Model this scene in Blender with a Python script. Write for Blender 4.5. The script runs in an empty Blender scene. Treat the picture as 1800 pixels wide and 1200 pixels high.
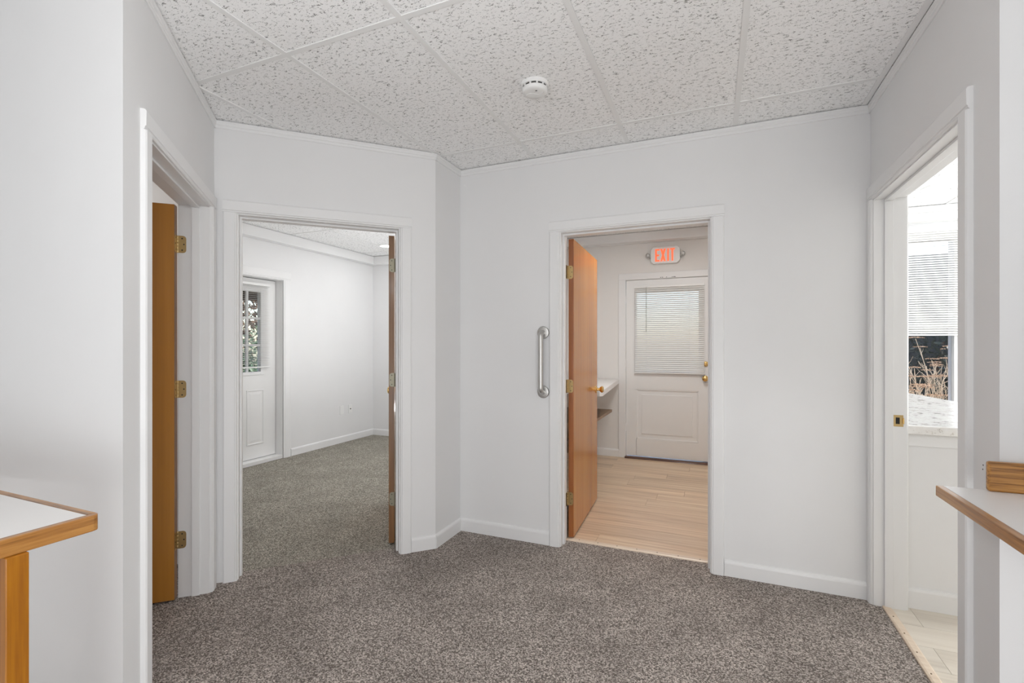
import bpy, bmesh, math, random
from mathutils import Vector, Matrix
PI = math.pi
random.seed(7)
S = bpy.context.scene
COL = S.collection

# ------------------------------------------------------------------ camera
cam = bpy.data.cameras.new('camera')
cam_o = bpy.data.objects.new('camera', cam)
COL.objects.link(cam_o)
cam.sensor_width = 36.0
cam.sensor_fit = 'HORIZONTAL'
cam.lens = 36.0 * 842.0 / 1800.0
cam.shift_y = 6.0 / 1800.0
cam.clip_start = 0.02
cam_o.location = (0, 0, 1.309)
cam_o.rotation_euler = (PI / 2, 0, math.radians(22.9))
S.camera = cam_o

# ------------------------------------------------------------------ view, world, sun, added fill lights
S.view_settings.view_transform = 'Standard'
S.view_settings.look = 'None'
S.view_settings.gamma = 1.0
S.view_settings.use_curve_mapping = False
S.view_settings.exposure = 0.0
S.cycles.max_bounces = 14
S.cycles.diffuse_bounces = 8
S.cycles.glossy_bounces = 4
S.cycles.transparent_max_bounces = 24
S.cycles.sample_clamp_indirect = 4.0
S.cycles.caustics_reflective = False
S.cycles.caustics_refractive = False
S.cycles.use_denoising = True

w = bpy.data.worlds.new('world')
S.world = w
w.use_nodes = True
nt = w.node_tree
sky = nt.nodes.new('ShaderNodeTexSky')
sky.sky_type = 'NISHITA'
sky.sun_disc = False
sky.sun_elevation = math.radians(49)
sky.sun_rotation = math.radians(54)
nt.links.new(sky.outputs[0], nt.nodes['Background'].inputs[0])
nt.nodes['Background'].inputs[1].default_value = 0.38

sun = bpy.data.lights.new('sun', 'SUN')
sun.energy = 9.0
sun.angle = math.radians(0.6)
sun.color = (1.0, 0.95, 0.87)
sun_o = bpy.data.objects.new('sun', sun)
COL.objects.link(sun_o)
sun_o.rotation_euler = Vector((0.7, 0.51, 1.0)).to_track_quat('Z', 'Y').to_euler()

def area(name, loc, aim, sx, sy, watts, col=(1, 1, 1)):
    l = bpy.data.lights.new(name, 'AREA')
    l.shape = 'RECTANGLE'
    l.size = sx
    l.size_y = sy
    l.energy = watts
    l.color = col
    o = bpy.data.objects.new(name, l)
    COL.objects.link(o)
    o.location = loc
    o.rotation_euler = (Vector(loc) - Vector(aim)).to_track_quat('Z', 'Y').to_euler()
    return o

# unseen fill lights added for reception, hall and rooms; area lights under room ceilings
area('reception_rear_fill', (-0.6, -6.90, 1.25), (-0.6, 0, 1.25), 7.5, 2.3, 40, (0.97, 0.985, 1.0))  # added broad fill from behind the camera, no window is built
area('reception_corner_fill', (-1.95, -1.35, 0.75), (-1.3, 1.0, 0.6), 1.2, 1.0, 6, (0.975, 0.985, 1.0))  # added low fill for the wall behind the left counter
area('reception_low_fill', (1.0, -1.15, 0.55), (-0.6, 1.3, 1.35), 1.3, 0.9, 39, (0.975, 0.985, 1.0))  # added low fill aimed up at the hall walls and ceiling
area('reception_side_fill', (3.92, -3.2, 1.3), (0.0, -1.6, 1.3), 4.5, 2.2, 48, (0.97, 0.985, 1.0))  # added fill from the right of the reception, no window is built
hl = bpy.data.lights.new('hall_fill', 'POINT')  # added point light above the view; no fixture hangs there
hl.energy = 21
hl.shadow_soft_size = 0.12
hl.color = (0.985, 0.99, 1.0)
hl_o = bpy.data.objects.new('hall_fill', hl)
COL.objects.link(hl_o)
hl_o.location = (-0.58, 0.42, 1.99)
area('office_ceiling_light', (-3.1, 3.7, 2.54), (-3.1, 3.7, 0), 0.5, 0.5, 14, (1.0, 1.0, 1.0))
area('office_upward_fill', (-2.45, 4.2, 0.7), (-2.6, 4.2, 2.5), 0.7, 1.4, 20, (0.98, 0.99, 1.0))  # added fill facing up to brighten the office ceiling
area('office_side_fill', (-2.05, 4.7, 1.5), (-4.6, 4.7, 1.4), 1.2, 1.2, 8, (0.97, 0.99, 1.0))  # added fill beside the inner partition, where no window stands
area('rear_hall_ceiling_light', (-0.3, 4.1, 2.53), (-0.3, 4.1, 0), 0.5, 0.5, 22, (1.0, 0.99, 0.97))
area('kitchen_side_fill', (3.4, 4.0, 1.5), (1.0, 4.2, 1.3), 1.6, 1.4, 62, (0.93, 0.97, 1.0))  # added fill from the unseen side, its window is invented
area('kitchen_ceiling_light', (2.2, 3.2, 2.54), (2.2, 3.2, 0), 0.5, 0.5, 11, (1.0, 1.0, 1.0))
area('closet_ceiling_light', (-3.9, 1.35, 2.50), (-3.9, 1.35, 0), 0.3, 0.3, 10, (1.0, 0.98, 0.95))

# ------------------------------------------------------------------ materials
MATS = {}
class Mat:
    def __init__(s, name, rough=0.5, color=(0.8, 0.8, 0.8), metal=0.0, spec=0.5, coat=0.0):
        m = bpy.data.materials.new(name)
        m.use_nodes = True
        s.m = m
        s.t = m.node_tree
        s.b = s.t.nodes['Principled BSDF']
        s.b.inputs['Roughness'].default_value = rough
        s.b.inputs['Base Color'].default_value = (*color, 1)
        s.b.inputs['Metallic'].default_value = metal
        s.b.inputs['Specular IOR Level'].default_value = spec
        s.b.inputs['Coat Weight'].default_value = coat
        s.b.inputs['Coat Roughness'].default_value = 0.12
        MATS[name] = m
    def n(s, kind, **kw):
        nd = s.t.nodes.new(kind)
        for k, v in kw.items():
            if k in nd.inputs.keys():
                nd.inputs[k].default_value = v
            else:
                setattr(nd, k, v)
        return nd
    def l(s, a, b):
        s.t.links.new(a, b)
    def coords(s, scale=(1, 1, 1), kind='Object'):
        tc = s.n('ShaderNodeTexCoord')
        mp = s.n('ShaderNodeMapping')
        mp.inputs['Scale'].default_value = scale
        s.l(tc.outputs[kind], mp.inputs['Vector'])
        return mp.outputs[0]
    def noise(s, vec, scale, detail=3, rough=0.5):
        x = s.n('ShaderNodeTexNoise')
        x.inputs['Scale'].default_value = scale
        x.inputs['Detail'].default_value = detail
        x.inputs['Roughness'].default_value = rough
        s.l(vec, x.inputs['Vector'])
        return x.outputs['Fac']
    def ramp(s, fac, stops, interp='LINEAR'):
        r = s.n('ShaderNodeValToRGB')
        cr = r.color_ramp
        cr.interpolation = interp
        while len(cr.elements) < len(stops):
            cr.elements.new(0.5)
        for e, (p, c) in zip(cr.elements, stops):
            e.position = p
            e.color = (*c, 1) if len(c) == 3 else c
        s.l(fac, r.inputs[0])
        return r.outputs[0]
    def mix(s, fac, a, b, mode='MIX'):
        x = s.n('ShaderNodeMix')
        x.data_type = 'RGBA'
        x.blend_type = mode
        for inp, v in ((0, fac), (6, a), (7, b)):
            if hasattr(v, 'is_linked') or isinstance(v, bpy.types.NodeSocket):
                s.l(v, x.inputs[inp])
            else:
                x.inputs[inp].default_value = v if inp == 0 else (*v, 1)
        return x.outputs[2]
    def math(s, op, a, b=None):
        x = s.n('ShaderNodeMath')
        x.operation = op
        for i, v in enumerate((a, b)):
            if v is None:
                continue
            if isinstance(v, bpy.types.NodeSocket):
                s.l(v, x.inputs[i])
            else:
                x.inputs[i].default_value = v
        return x.outputs[0]
    def color(s, sock):
        s.l(sock, s.b.inputs['Base Color'])
    def bump(s, h, strength=0.2, dist=0.01):
        x = s.n('ShaderNodeBump')
        x.inputs['Strength'].default_value = strength
        x.inputs['Distance'].default_value = dist
        s.l(h, x.inputs['Height'])
        s.l(x.outputs[0], s.b.inputs['Normal'])

def paint(name, col, rough=0.55, bump=0.06, spec=0.3):
    m = Mat(name, rough, col, spec=spec)
    v = m.coords()
    f = m.noise(v, 2.2, 3, 0.6)
    m.color(m.mix(m.ramp(f, [(0.3, (0, 0, 0)), (0.75, (1, 1, 1))]), tuple(c * 0.975 for c in col), col))
    m.bump(m.noise(v, 130, 3), bump, 0.002)
    return m.m
WALL = paint('wall_paint', (0.77, 0.77, 0.772))
WALLW = paint('warm_wall_paint', (0.77, 0.755, 0.735))
TRIM = paint('trim_paint', (0.79, 0.79, 0.79), 0.35, 0.03, 0.4)
DOORW = paint('white_door_paint', (0.80, 0.80, 0.795), 0.4, 0.04, 0.4)
PLASTIC = Mat('white_plastic', 0.4, (0.80, 0.80, 0.79)).m
LAMINATE = Mat('white_laminate', 0.35, (0.80, 0.785, 0.77)).m
GRID = Mat('white_grid_metal', 0.6, (0.80, 0.80, 0.795)).m
DARK = Mat('dark_gap', 0.8, (0.02, 0.018, 0.016)).m

def carpet(name, c0, c1, c2):
    m = Mat(name, 0.95, spec=0.1)
    v = m.coords()
    vo = m.n('ShaderNodeTexVoronoi')
    vo.inputs['Scale'].default_value = 210
    m.l(v, vo.inputs['Vector'])
    sep = m.n('ShaderNodeSeparateColor')
    m.l(vo.outputs['Color'], sep.inputs[0])
    n1 = m.noise(v, 150, 2, 0.6)
    f = m.math('ADD', m.math('MULTIPLY', sep.outputs[0], 0.55), m.math('MULTIPLY', n1, 0.45))
    col = m.ramp(f, [(0.22, c0), (0.48, c1), (0.78, c2)])
    big = m.noise(v, 3.5, 4, 0.6)
    col = m.mix(m.ramp(big, [(0.3, (0.35, 0.35, 0.35)), (0.7, (0, 0, 0))]), col, c0)
    m.color(col)
    m.bump(m.math('ADD', f, m.math('MULTIPLY', vo.outputs['Distance'], -1.0)), 0.7, 0.006)
    return m.m
CARPET = carpet('warm_grey_carpet', (0.10, 0.085, 0.075), (0.30, 0.26, 0.232), (0.78, 0.70, 0.64))
CARPET2 = carpet('cool_grey_carpet', (0.12, 0.110, 0.092), (0.31, 0.288, 0.245), (0.74, 0.69, 0.60))

def tilemat():
    m = Mat('fissured_tile', 0.9, spec=0.1)
    tc = m.n('ShaderNodeTexCoord')
    oi = m.n('ShaderNodeObjectInfo')
    add = m.n('ShaderNodeVectorMath')
    add.operation = 'MULTIPLY_ADD'
    m.l(oi.outputs['Random'], add.inputs[0])
    add.inputs[1].default_value = (7.0, 3.0, 0.0)
    m.l(tc.outputs['Object'], add.inputs[2])
    def sc(x, y):
        mp = m.n('ShaderNodeMapping')
        mp.inputs['Scale'].default_value = (x, y, 1)
        mp.inputs['Rotation'].default_value = (0, 0, 0.12)
        m.l(add.outputs[0], mp.inputs['Vector'])
        return mp.outputs[0]
    a = m.noise(sc(22, 60), 1.0, 3, 0.55)
    dist = m.math('ABSOLUTE', m.math('SUBTRACT', a, 0.5))
    line = m.math('LESS_THAN', dist, 0.016)
    mask = m.math('GREATER_THAN', m.noise(sc(42, 62), 1.0, 1, 0.4), 0.56)
    fis = m.math('MULTIPLY', line, mask)
    a2 = m.noise(sc(60, 120), 1.0, 2, 0.5)
    line2 = m.math('LESS_THAN', m.math('ABSOLUTE', m.math('SUBTRACT', a2, 0.47)), 0.02)
    mask2 = m.math('GREATER_THAN', m.noise(sc(75, 90), 1.0, 1, 0.4), 0.57)
    fis2 = m.math('MULTIPLY', line2, mask2)
    vo = m.n('ShaderNodeTexVoronoi')
    vo.inputs['Scale'].default_value = 1.0
    m.l(sc(150, 150), vo.inputs['Vector'])
    pin = m.math('LESS_THAN', vo.outputs['Distance'], 0.2)
    pits = m.math('MAXIMUM', fis, m.math('MAXIMUM', m.math('MULTIPLY', fis2, 0.7), m.math('MULTIPLY', pin, 0.20)))
    fine = m.noise(sc(260, 260), 1.0, 2, 0.5)
    base = m.mix(fine, (0.86, 0.86, 0.86), (0.97, 0.97, 0.97))
    m.color(m.mix(m.math('MULTIPLY', pits, 0.88), base, (0.15, 0.15, 0.145)))  # shade inside the tile holes is put into the colour
    m.bump(m.math('SUBTRACT', m.math('MULTIPLY', fine, 0.3), pits), 0.5, 0.004)
    return m.m
TILE = tilemat()

def wood(name, c0, c1, c2, axis='Z', rough=0.32, coat=0.3, fine=70, wide=5.0, fig=0.5, rnd=0.0, con=0.2):
    m = Mat(name, rough, coat=coat)
    k = {'X': (0.04, 1, 1), 'Y': (1, 0.04, 1), 'Z': (1, 1, 0.04)}[axis]
    v = m.coords(k)
    if rnd:
        oi = m.n('ShaderNodeObjectInfo')
        ad = m.n('ShaderNodeVectorMath')
        ad.operation = 'MULTIPLY_ADD'
        m.l(oi.outputs['Random'], ad.inputs[0])
        ad.inputs[1].default_value = (17, 31, 23)
        m.l(v, ad.inputs[2])
        v = ad.outputs[0]
    a = m.noise(v, fine, 4, 0.6)
    b = m.noise(v, wide, 4, 0.7)
    f = m.math('ADD', m.math('MULTIPLY', a, 1 - fig), m.math('MULTIPLY', b, fig))
    c = m.ramp(f, [(0.5 - con, c0), (0.5, c1), (0.5 + con, c2)])
    if rnd:
        rr = m.ramp(oi.outputs['Random'], [(0.0, (1 - rnd,) * 3), (1.0, (1 + rnd * 0.3,) * 3)])
        c = m.mix(1.0, c, rr, 'MULTIPLY')
    m.color(c)
    m.bump(a, 0.08, 0.002)
    return m.m
ORANGE = wood('orange_birch', (0.32, 0.105, 0.012), (0.44, 0.165, 0.020), (0.53, 0.22, 0.034), 'Z', 0.22, 0.08, 38, 4, 0.6)
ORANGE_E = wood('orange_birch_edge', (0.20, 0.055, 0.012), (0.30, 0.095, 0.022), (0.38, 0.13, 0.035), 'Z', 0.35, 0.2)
HONEY = wood('honey_birch', (0.33, 0.13, 0.017), (0.45, 0.195, 0.030), (0.54, 0.26, 0.052), 'Z', 0.3, 0.3, 26, 2.2, 0.7)
HONEY_E = wood('honey_birch_edge', (0.12, 0.05, 0.014), (0.20, 0.09, 0.028), (0.27, 0.135, 0.045), 'Z', 0.4, 0.1)
OAK_Y = wood('oak_edge', (0.17, 0.065, 0.012), (0.36, 0.155, 0.035), (0.50, 0.25, 0.065), 'Y', 0.3, 0.3, 95, 28, 0.45, con=0.13)
OAK_X = wood('oak_board', (0.16, 0.06, 0.010), (0.42, 0.19, 0.04), (0.55, 0.28, 0.07), 'X', 0.3, 0.3, 150, 60, 0.6, con=0.10)
OAK_Z = wood('oak_post', (0.27, 0.09, 0.004), (0.37, 0.135, 0.005), (0.46, 0.19, 0.010), 'Z', 0.3, 0.3, 90, 26, 0.45, con=0.14)
SHELFW = wood('brown_shelf_wood', (0.13, 0.075, 0.04), (0.24, 0.15, 0.085), (0.33, 0.22, 0.13), 'Y', 0.45, 0.1, 60, 14, 0.5)
PLANK = wood('pinkish_vinyl_plank', (0.46, 0.315, 0.205), (0.68, 0.505, 0.345), (0.80, 0.65, 0.475), 'X', 0.38, 0.1, 44, 14, 0.55, 0.13, con=0.15)
PLANK2 = wood('pale_vinyl_plank', (0.54, 0.48, 0.40), (0.68, 0.62, 0.53), (0.78, 0.73, 0.64), 'X', 0.38, 0.1, 34, 9, 0.55, 0.10)
STRIPW = wood('pale_threshold_wood', (0.58, 0.45, 0.34), (0.72, 0.59, 0.46), (0.80, 0.69, 0.56), 'X', 0.4, 0.1)
DARKWOOD = wood('dark_threshold_wood', (0.05, 0.02, 0.012), (0.11, 0.045, 0.025), (0.18, 0.08, 0.045), 'X', 0.4, 0.2)

BRASS = Mat('aged_brass', 0.38, (0.50, 0.36, 0.17), 1.0).m
BRASSD = Mat('dark_brass', 0.45, (0.20, 0.13, 0.06), 1.0).m
BRASSP = Mat('polished_brass', 0.2, (0.80, 0.55, 0.22), 1.0).m
NICKEL = Mat('satin_nickel_hinge', 0.5, (0.27, 0.25, 0.19), 1.0).m
STEEL = Mat('brushed_steel', 0.4, (0.56, 0.55, 0.53), 1.0).m
def granite():
    m = Mat('white_granite', 0.22, coat=0.3)
    v = m.coords()
    a = m.noise(v, 18, 6, 0.7)
    b = m.noise(v, 55, 4, 0.6)
    c = m.ramp(a, [(0.33, (0.07, 0.06, 0.05)), (0.38, (0.40, 0.37, 0.33)), (0.43, (0.78, 0.765, 0.74)), (0.7, (0.86, 0.855, 0.84))])
    m.color(m.mix(m.ramp(b, [(0.34, (1, 1, 1)), (0.40, (0, 0, 0))]), c, (0.58, 0.55, 0.50)))
    return m.m
GRANITE = granite()

def glass():
    m = bpy.data.materials.new('window_glass')
    m.use_nodes = True
    t = m.node_tree
    t.nodes.remove(t.nodes['Principled BSDF'])
    tr = t.nodes.new('ShaderNodeBsdfTransparent')
    gl = t.nodes.new('ShaderNodeBsdfGlossy')
    gl.inputs['Roughness'].default_value = 0.02
    fr = t.nodes.new('ShaderNodeFresnel')
    fr.inputs[0].default_value = 1.35
    mx = t.nodes.new('ShaderNodeMixShader')
    t.links.new(fr.outputs[0], mx.inputs[0])
    t.links.new(tr.outputs[0], mx.inputs[1])
    t.links.new(gl.outputs[0], mx.inputs[2])
    t.links.new(mx.outputs[0], t.nodes['Material Output'].inputs[0])
    return m
GLASS = glass()
def slatmat(name, col, tfac):
    m = bpy.data.materials.new(name)
    m.use_nodes = True
    t = m.node_tree
    b = t.nodes['Principled BSDF']
    b.inputs['Base Color'].default_value = (*col, 1)
    b.inputs['Roughness'].default_value = 0.4
    tl = t.nodes.new('ShaderNodeBsdfTranslucent')
    tl.inputs[0].default_value = (*col, 1)
    mx = t.nodes.new('ShaderNodeMixShader')
    mx.inputs[0].default_value = tfac
    t.links.new(b.outputs[0], mx.inputs[1])
    t.links.new(tl.outputs[0], mx.inputs[2])
    t.links.new(mx.outputs[0], t.nodes['Material Output'].inputs[0])
    return m
SLAT = slatmat('blind_slat_vinyl', (0.87, 0.865, 0.85), 0.30)
def emit(name, col, st):
    m = bpy.data.materials.new(name)
    m.use_nodes = True
    b = m.node_tree.nodes['Principled BSDF']
    b.inputs['Base Color'].default_value = (*col, 1)
    b.inputs['Emission Color'].default_value = (*col, 1)
    b.inputs['Emission Strength'].default_value = st
    return m
LAMP = emit('lamp_lens', (1.0, 0.99, 0.97), 4.0)
EXITRED = emit('exit_red_light', (1.0, 0.13, 0.045), 0.9)

# ------------------------------------------------------------------ mesh helpers
class MB:
    def __init__(s):
        s.v = []
        s.f = []
    def add(s, vs, fs):
        k = len(s.v)
        s.v += [tuple(p) for p in vs]
        s.f += [tuple(i + k for i in f) for f in fs]
        return s
    def box(s, x0, x1, y0, y1, z0, z1, M=None):
        vs = [Vector((x, y, z)) for z in (z0, z1) for x, y in ((x0, y0), (x1, y0), (x1, y1), (x0, y1))]
        if M is not None:
            vs = [M @ p for p in vs]
        return s.add(vs, [(3, 2, 1, 0), (4, 5, 6, 7), (0, 1, 5, 4), (1, 2, 6, 5), (2, 3, 7, 6), (3, 0, 4, 7)])
    def prism(s, poly, a, b, axis='Z'):
        """poly: 2D points; extruded from a to b along axis. Z: (x,y); X: (y,z); Y: (x,z)"""
        ar = sum(poly[i][0] * poly[(i + 1) % len(poly)][1] - poly[(i + 1) % len(poly)][0] * poly[i][1] for i in range(len(poly)))
        if ar < 0:
            poly = poly[::-1]
        n = len(poly)
        if axis == 'Z':
            P = lambda p, h: (p[0], p[1], h)
        elif axis == 'X':
            P = lambda p, h: (h, p[0], p[1])
        else:
            P = lambda p, h: (p[0], h, p[1])
        vs = [P(p, a) for p in poly] + [P(p, b) for p in poly]
        fs = [tuple(range(n))[::-1], tuple(range(n, 2 * n))] + [(i, (i + 1) % n, n + (i + 1) % n, n + i) for i in range(n)]
        if axis == 'Y':
            fs = [f[::-1] for f in fs]
        return s.add(vs, fs)
    def tube(s, pts, r, n=10, caps=True):
        pts = [Vector(p) for p in pts]
        rs = r if isinstance(r, (list, tuple)) else [r] * len(pts)
        rings = []
        up = None
        for i, p in enumerate(pts):
            d = (pts[min(i + 1, len(pts) - 1)] - pts[max(i - 1, 0)]).normalized()
            if up is None:
                up = Vector((0, 0, 1)) if abs(d.z) < 0.9 else Vector((1, 0, 0))
            u = d.cross(up).normalized()
            up = u.cross(d).normalized()
            rings.append([p + rs[i] * (math.cos(2 * PI * k / n) * u + math.sin(2 * PI * k / n) * up) for k in range(n)])
        vs = [q for rg in rings for q in rg]
        fs = [(i * n + k, i * n + (k + 1) % n, (i + 1) * n + (k + 1) % n, (i + 1) * n + k) for i in range(len(pts) - 1) for k in range(n)]
        if caps:
            fs += [tuple(range(n))[::-1], tuple(range((len(pts) - 1) * n, len(pts) * n))]
        return s.add(vs, fs)
    def lathe(s, prof, M=None, n=24):
        """prof: (r, h) along local +Z, transformed by M"""
        M = M or Matrix()
        vs = []
        for r, h in prof:
            vs += [M @ Vector((r * math.cos(2 * PI * k / n), r * math.sin(2 * PI * k / n), h)) for k in range(n)]
        fs = [(i * n + k, i * n + (k + 1) % n, (i + 1) * n + (k + 1) % n, (i + 1) * n + k) for i in range(len(prof) - 1) for k in range(n)]
        fs += [tuple(range(n))[::-1], tuple(range((len(prof) - 1) * n, len(prof) * n))]
        return s.add(vs, fs)
    def build(s, name, mat, parent=None, bevel=0.0, smooth=False, loc=None, rot=None):
        me = bpy.data.meshes.new(name)
        me.from_pydata([tuple(p) for p in s.v], [], s.f)
        bm = bmesh.new()
        bm.from_mesh(me)
        bmesh.ops.recalc_face_normals(bm, faces=bm.faces)
        bm.to_mesh(me)
        bm.free()
        for m in (mat if isinstance(mat, (list, tuple)) else [mat]):
            me.materials.append(m)
        o = bpy.data.objects.new(name, me)
        COL.objects.link(o)
        if parent:
            o.parent = parent
        if loc:
            o.location = loc
        if rot:
            o.rotation_euler = rot
        if smooth:
            for p in me.polygons:
                p.use_smooth = True
            e = o.modifiers.new('smooth_edges', 'EDGE_SPLIT')
            e.split_angle = math.radians(40)
        if bevel:
            b = o.modifiers.new('bevel', 'BEVEL')
            b.width = bevel
            b.segments = 2
            b.limit_method = 'ANGLE'
        return o

def tag(o, label=None, cat=None, group=None, kind=None):
    for k, v in (('label', label), ('category', cat), ('group', group), ('kind', kind)):
        if v:
            o[k] = v
    return o
def struct(o, label, cat):
    return tag(o, label, cat, kind='structure')
def empty(name, loc=(0, 0, 0), theta=0.0, parent=None):
    o = bpy.data.objects.new(name, None)
    o.empty_display_size = 0.1
    COL.objects.link(o)
    o.location = loc
    o.rotation_euler = (0, 0, theta)
    if parent:
        o.parent = parent
    return o
def dup(o, parent=None, loc=None):
    c = o.copy()
    COL.objects.link(c)
    if parent:
        c.parent = parent
    if loc is not None:
        c.location = loc
    return c

# ------------------------------------------------------------------ plan of the place
H = 2.54                       # hall ceiling
T = 0.14                       # wall thickness
AD = Vector((-2.528, 1.785))   # corner of closet wall and angled wall
AC = Vector((-1.658, 2.655))
CB = Vector((-1.658, 2.985))
BE = Vector((0.738, 2.985))
EG = Vector((0.738, 1.772))
dD = Vector((0.687, -0.727))
Q = AD + dD * 1.217            # corner of closet wall and reception wall
FY = Q.y
WX, EX2, RY = -4.60, 4.0, -7.0
BY = 5.66                      # exterior wall, inner face
frames = {
    'closet': ((Q.x, Q.y, 0), math.atan2(0.727, -0.687)),
    'angle': ((AD.x, AD.y, 0), PI / 4),
    'back': ((0, CB.y, 0), 0.0),
    'right': ((BE.x, BE.y, 0), -PI / 2),
}

def wall(name, loc, theta, boxes, mat, label, polys=()):
    m = MB()
    for b in boxes:
        m.box(*b)
    for p, z0, z1 in polys:
        m.prism(p, z0, z1)
    o = m.build(name, mat, loc=loc, rot=(0, 0, theta))
    struct(o, label, 'wall')
    return o
WH = 2.62
ZT = 2.036                     # underside of door heads (jamb)
# closet wall (local x from reception corner to angled wall)
cs0, cs1 = 1.217 - 0.999, 1.217 - 0.106
L, th = frames['closet']
mit = 0.945 * T
wall('wall_left', L, th, [(cs1 + 0.02, 1.217 + T, 0, T, 0, WH), (cs0 - 0.02, cs1 + 0.02, 0, T, ZT + 0.02, WH)], WALL,
     'white painted wall around the doorway with the honey wooden door',
     [([(0, 0), (cs0 - 0.02, 0), (cs0 - 0.02, T), (mit, T)], 0, WH)])
# angled wall
L, th = frames['angle']
as0, as1 = 0.117, 0.999
wall('wall_diagonal', L, th, [(-0.0, as0 - 0.02, 0, T, 0, WH), (as1 + 0.02, 1.2304, 0, T, 0, WH), (as0 - 0.02, as1 + 0.02, 0, T, ZT + 0.02, WH)], WALL,
     'angled white wall around the doorway into the carpeted office')
wall('wall_corner', (0, 0, 0), 0, [(-1.658 - T + 0.02, -1.658, 2.655, 5.75, 0, WH)], WALL,
     'narrow white return wall between the angled doorway and the grab bar wall')
L, th = frames['back']
bs0, bs1 = -0.917, -0.024
wall('wall_back', L, th, [(-1.658, bs0 - 0.02, 0, T, 0, WH), (bs1 + 0.02, 0.738 + T, 0, T, 0, WH), (bs0 - 0.02, bs1 + 0.02, 0, T, ZT + 0.02, WH)], WALL,
     'wide white wall with the steel grab bar and the doorway to the exit')
L, th = frames['right']
es0, es1 = 2.985 - 2.928, 2.985 - 1.995
TE = 0.13
wall('wall_right', L, th, [(0.0, es0 - 0.02, 0, TE, 0, WH), (es1 + 0.02, 2.985 - 1.772, 0, TE, 0, WH), (es0 - 0.02, es1 + 0.02, 0, TE, ZT + 0.02, WH)], WALL,
     'white wall around the doorway to the room with the stone counter')
wall('wall_front_left', (0, 0, 0), 0, [], WALL, 'bright white wall behind the oak edged counter with the post',
     [([(WX - T, 0.378), (Q.x, FY), (Q.x - 0.13, FY + 0.075), (WX - T, 0.468)], 0, WH)])
wall('wall_front_right', (0, 0, 0), 0, [(0.738 + T, EX2, 1.772, 1.772 + T, 0, WH)], WALLW, 'warm white wall above the short oak backsplash')
wall('wall_rear', (0, 0, 0), 0, [(WX - T, EX2 + T, RY - T, RY, 0, WH), (WX - T, WX, RY, 0.40, 0, WH), (EX2, EX2 + T, RY, 1.772, 0, WH)], WALL,
     'white walls of the reception room behind the camera')
# office
DY0, DY1 = 3.155, 4.073
OX = WX - 0.18
wall('wall_office_side', (0, 0, 0), 0, [(OX, WX, FY, DY0, 0, 2.75), (OX, WX, DY1, BY + 0.14, 0, 2.75), (OX, WX, DY0, DY1, 2.06, 2.75)], WALL,
     'white office wall with the half glazed exterior door and two wall plates')
wall('wall_office_back', (0, 0, 0), 0, [(WX, -1.798, BY, BY + 0.14, 0, 2.75)], WALL, 'white far wall of the carpeted office')
wall('wall_office_partition', (0, 0, 0), 0, [(-1.90, -1.80, 2.80, BY, 0, 2.75)], WALL, 'white partition of the office behind the open door')
wall('wall_closet_partition', (0, 0, 0), 0, [(WX, AD.x - 0.06, 1.86, 1.92, 0, 2.75)], WALL, 'white partition between closet and office')
# rear hall and kitchen exterior wall
wall('wall_rear_hall_back', (0, 0, 0), 0,
     [(-1.798, -0.958, BY, BY + 0.14, 0, 2.75), (-0.03, 1.14, BY, BY + 0.14, 0, 2.75), (-0.958, -0.03, BY, BY + 0.14, 2.07, 2.75)],
     WALLW, 'warm white wall around the exit door under the exit sign')
WXA, WXB, WZ0, WZ1 = 1.14, 2.070, 0.76, 2.33
wall('wall_kitchen_back', (0, 0, 0), 0,
     [(1.14, WXB, BY, BY + 0.14, 0, WZ0), (1.14, WXB, BY, BY + 0.14, WZ1, 2.75), (WXB, EX2, BY, BY + 0.14, 0, 2.75)],
     WALL, 'white wall around the window with the lowered blind')
wall('wall_kitchen_partition', (0, 0, 0), 0, [(0.738, 0.738 + T, 2.985 + T, BY, 0, 2.75)], WALL, 'white partition between the rear hall and the stone counter room')
wall('wall_kitchen_side', (0, 0, 0), 0, [(EX2, EX2 + T, 1.76, BY + 0.14, 0, 2.75)], WALL, 'white side wall of the stone counter room')

# ------------------------------------------------------------------ floors
hall_poly = [(AD.x, AD.y), (AC.x, AC.y), (CB.x, CB.y), (BE.x, BE.y), (EG.x, EG.y), (EX2, 1.772), (EX2, RY), (WX, RY), (WX, 0.402), (Q.x, Q.y)]
m = MB()
m.prism([(-4.9, 0.2), (EX2 + 0.3, 0.2), (EX2 + 0.3, 1.80), (0.776, 1.80), (0.776, 3.10), (-1.70, 3.10), (-1.70, 2.752), (-2.635, 1.817), (-2.9, 1.86), (-4.9, 1.86)], -0.02, 0.0)
struct(m.build('floor', CARPET), 'speckled warm grey carpet of the hall', 'floor')
m = MB()
m.prism([(-2.637, 1.8175), (-1.70, 2.754), (-1.70, 5.8), (-4.8, 5.8), (-4.8, 1.8605), (-2.9, 1.8605)], -0.02, -0.002)
struct(m.build('floor_office', CARPET2), 'speckled cooler grey carpet of the office', 'floor')
struct(MB().box(-4.9, EX2 + 0.3, RY - 0.3, 0.2, -0.02, 0.0).build('floor_reception', Mat('pale_bounce_floor', 0.5, (0.72, 0.71, 0.70)).m), 'unseen reception floor behind the camera, added pale to bounce light upward', 'floor')  # added out of view, kept pale to throw light up at the ceiling
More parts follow.
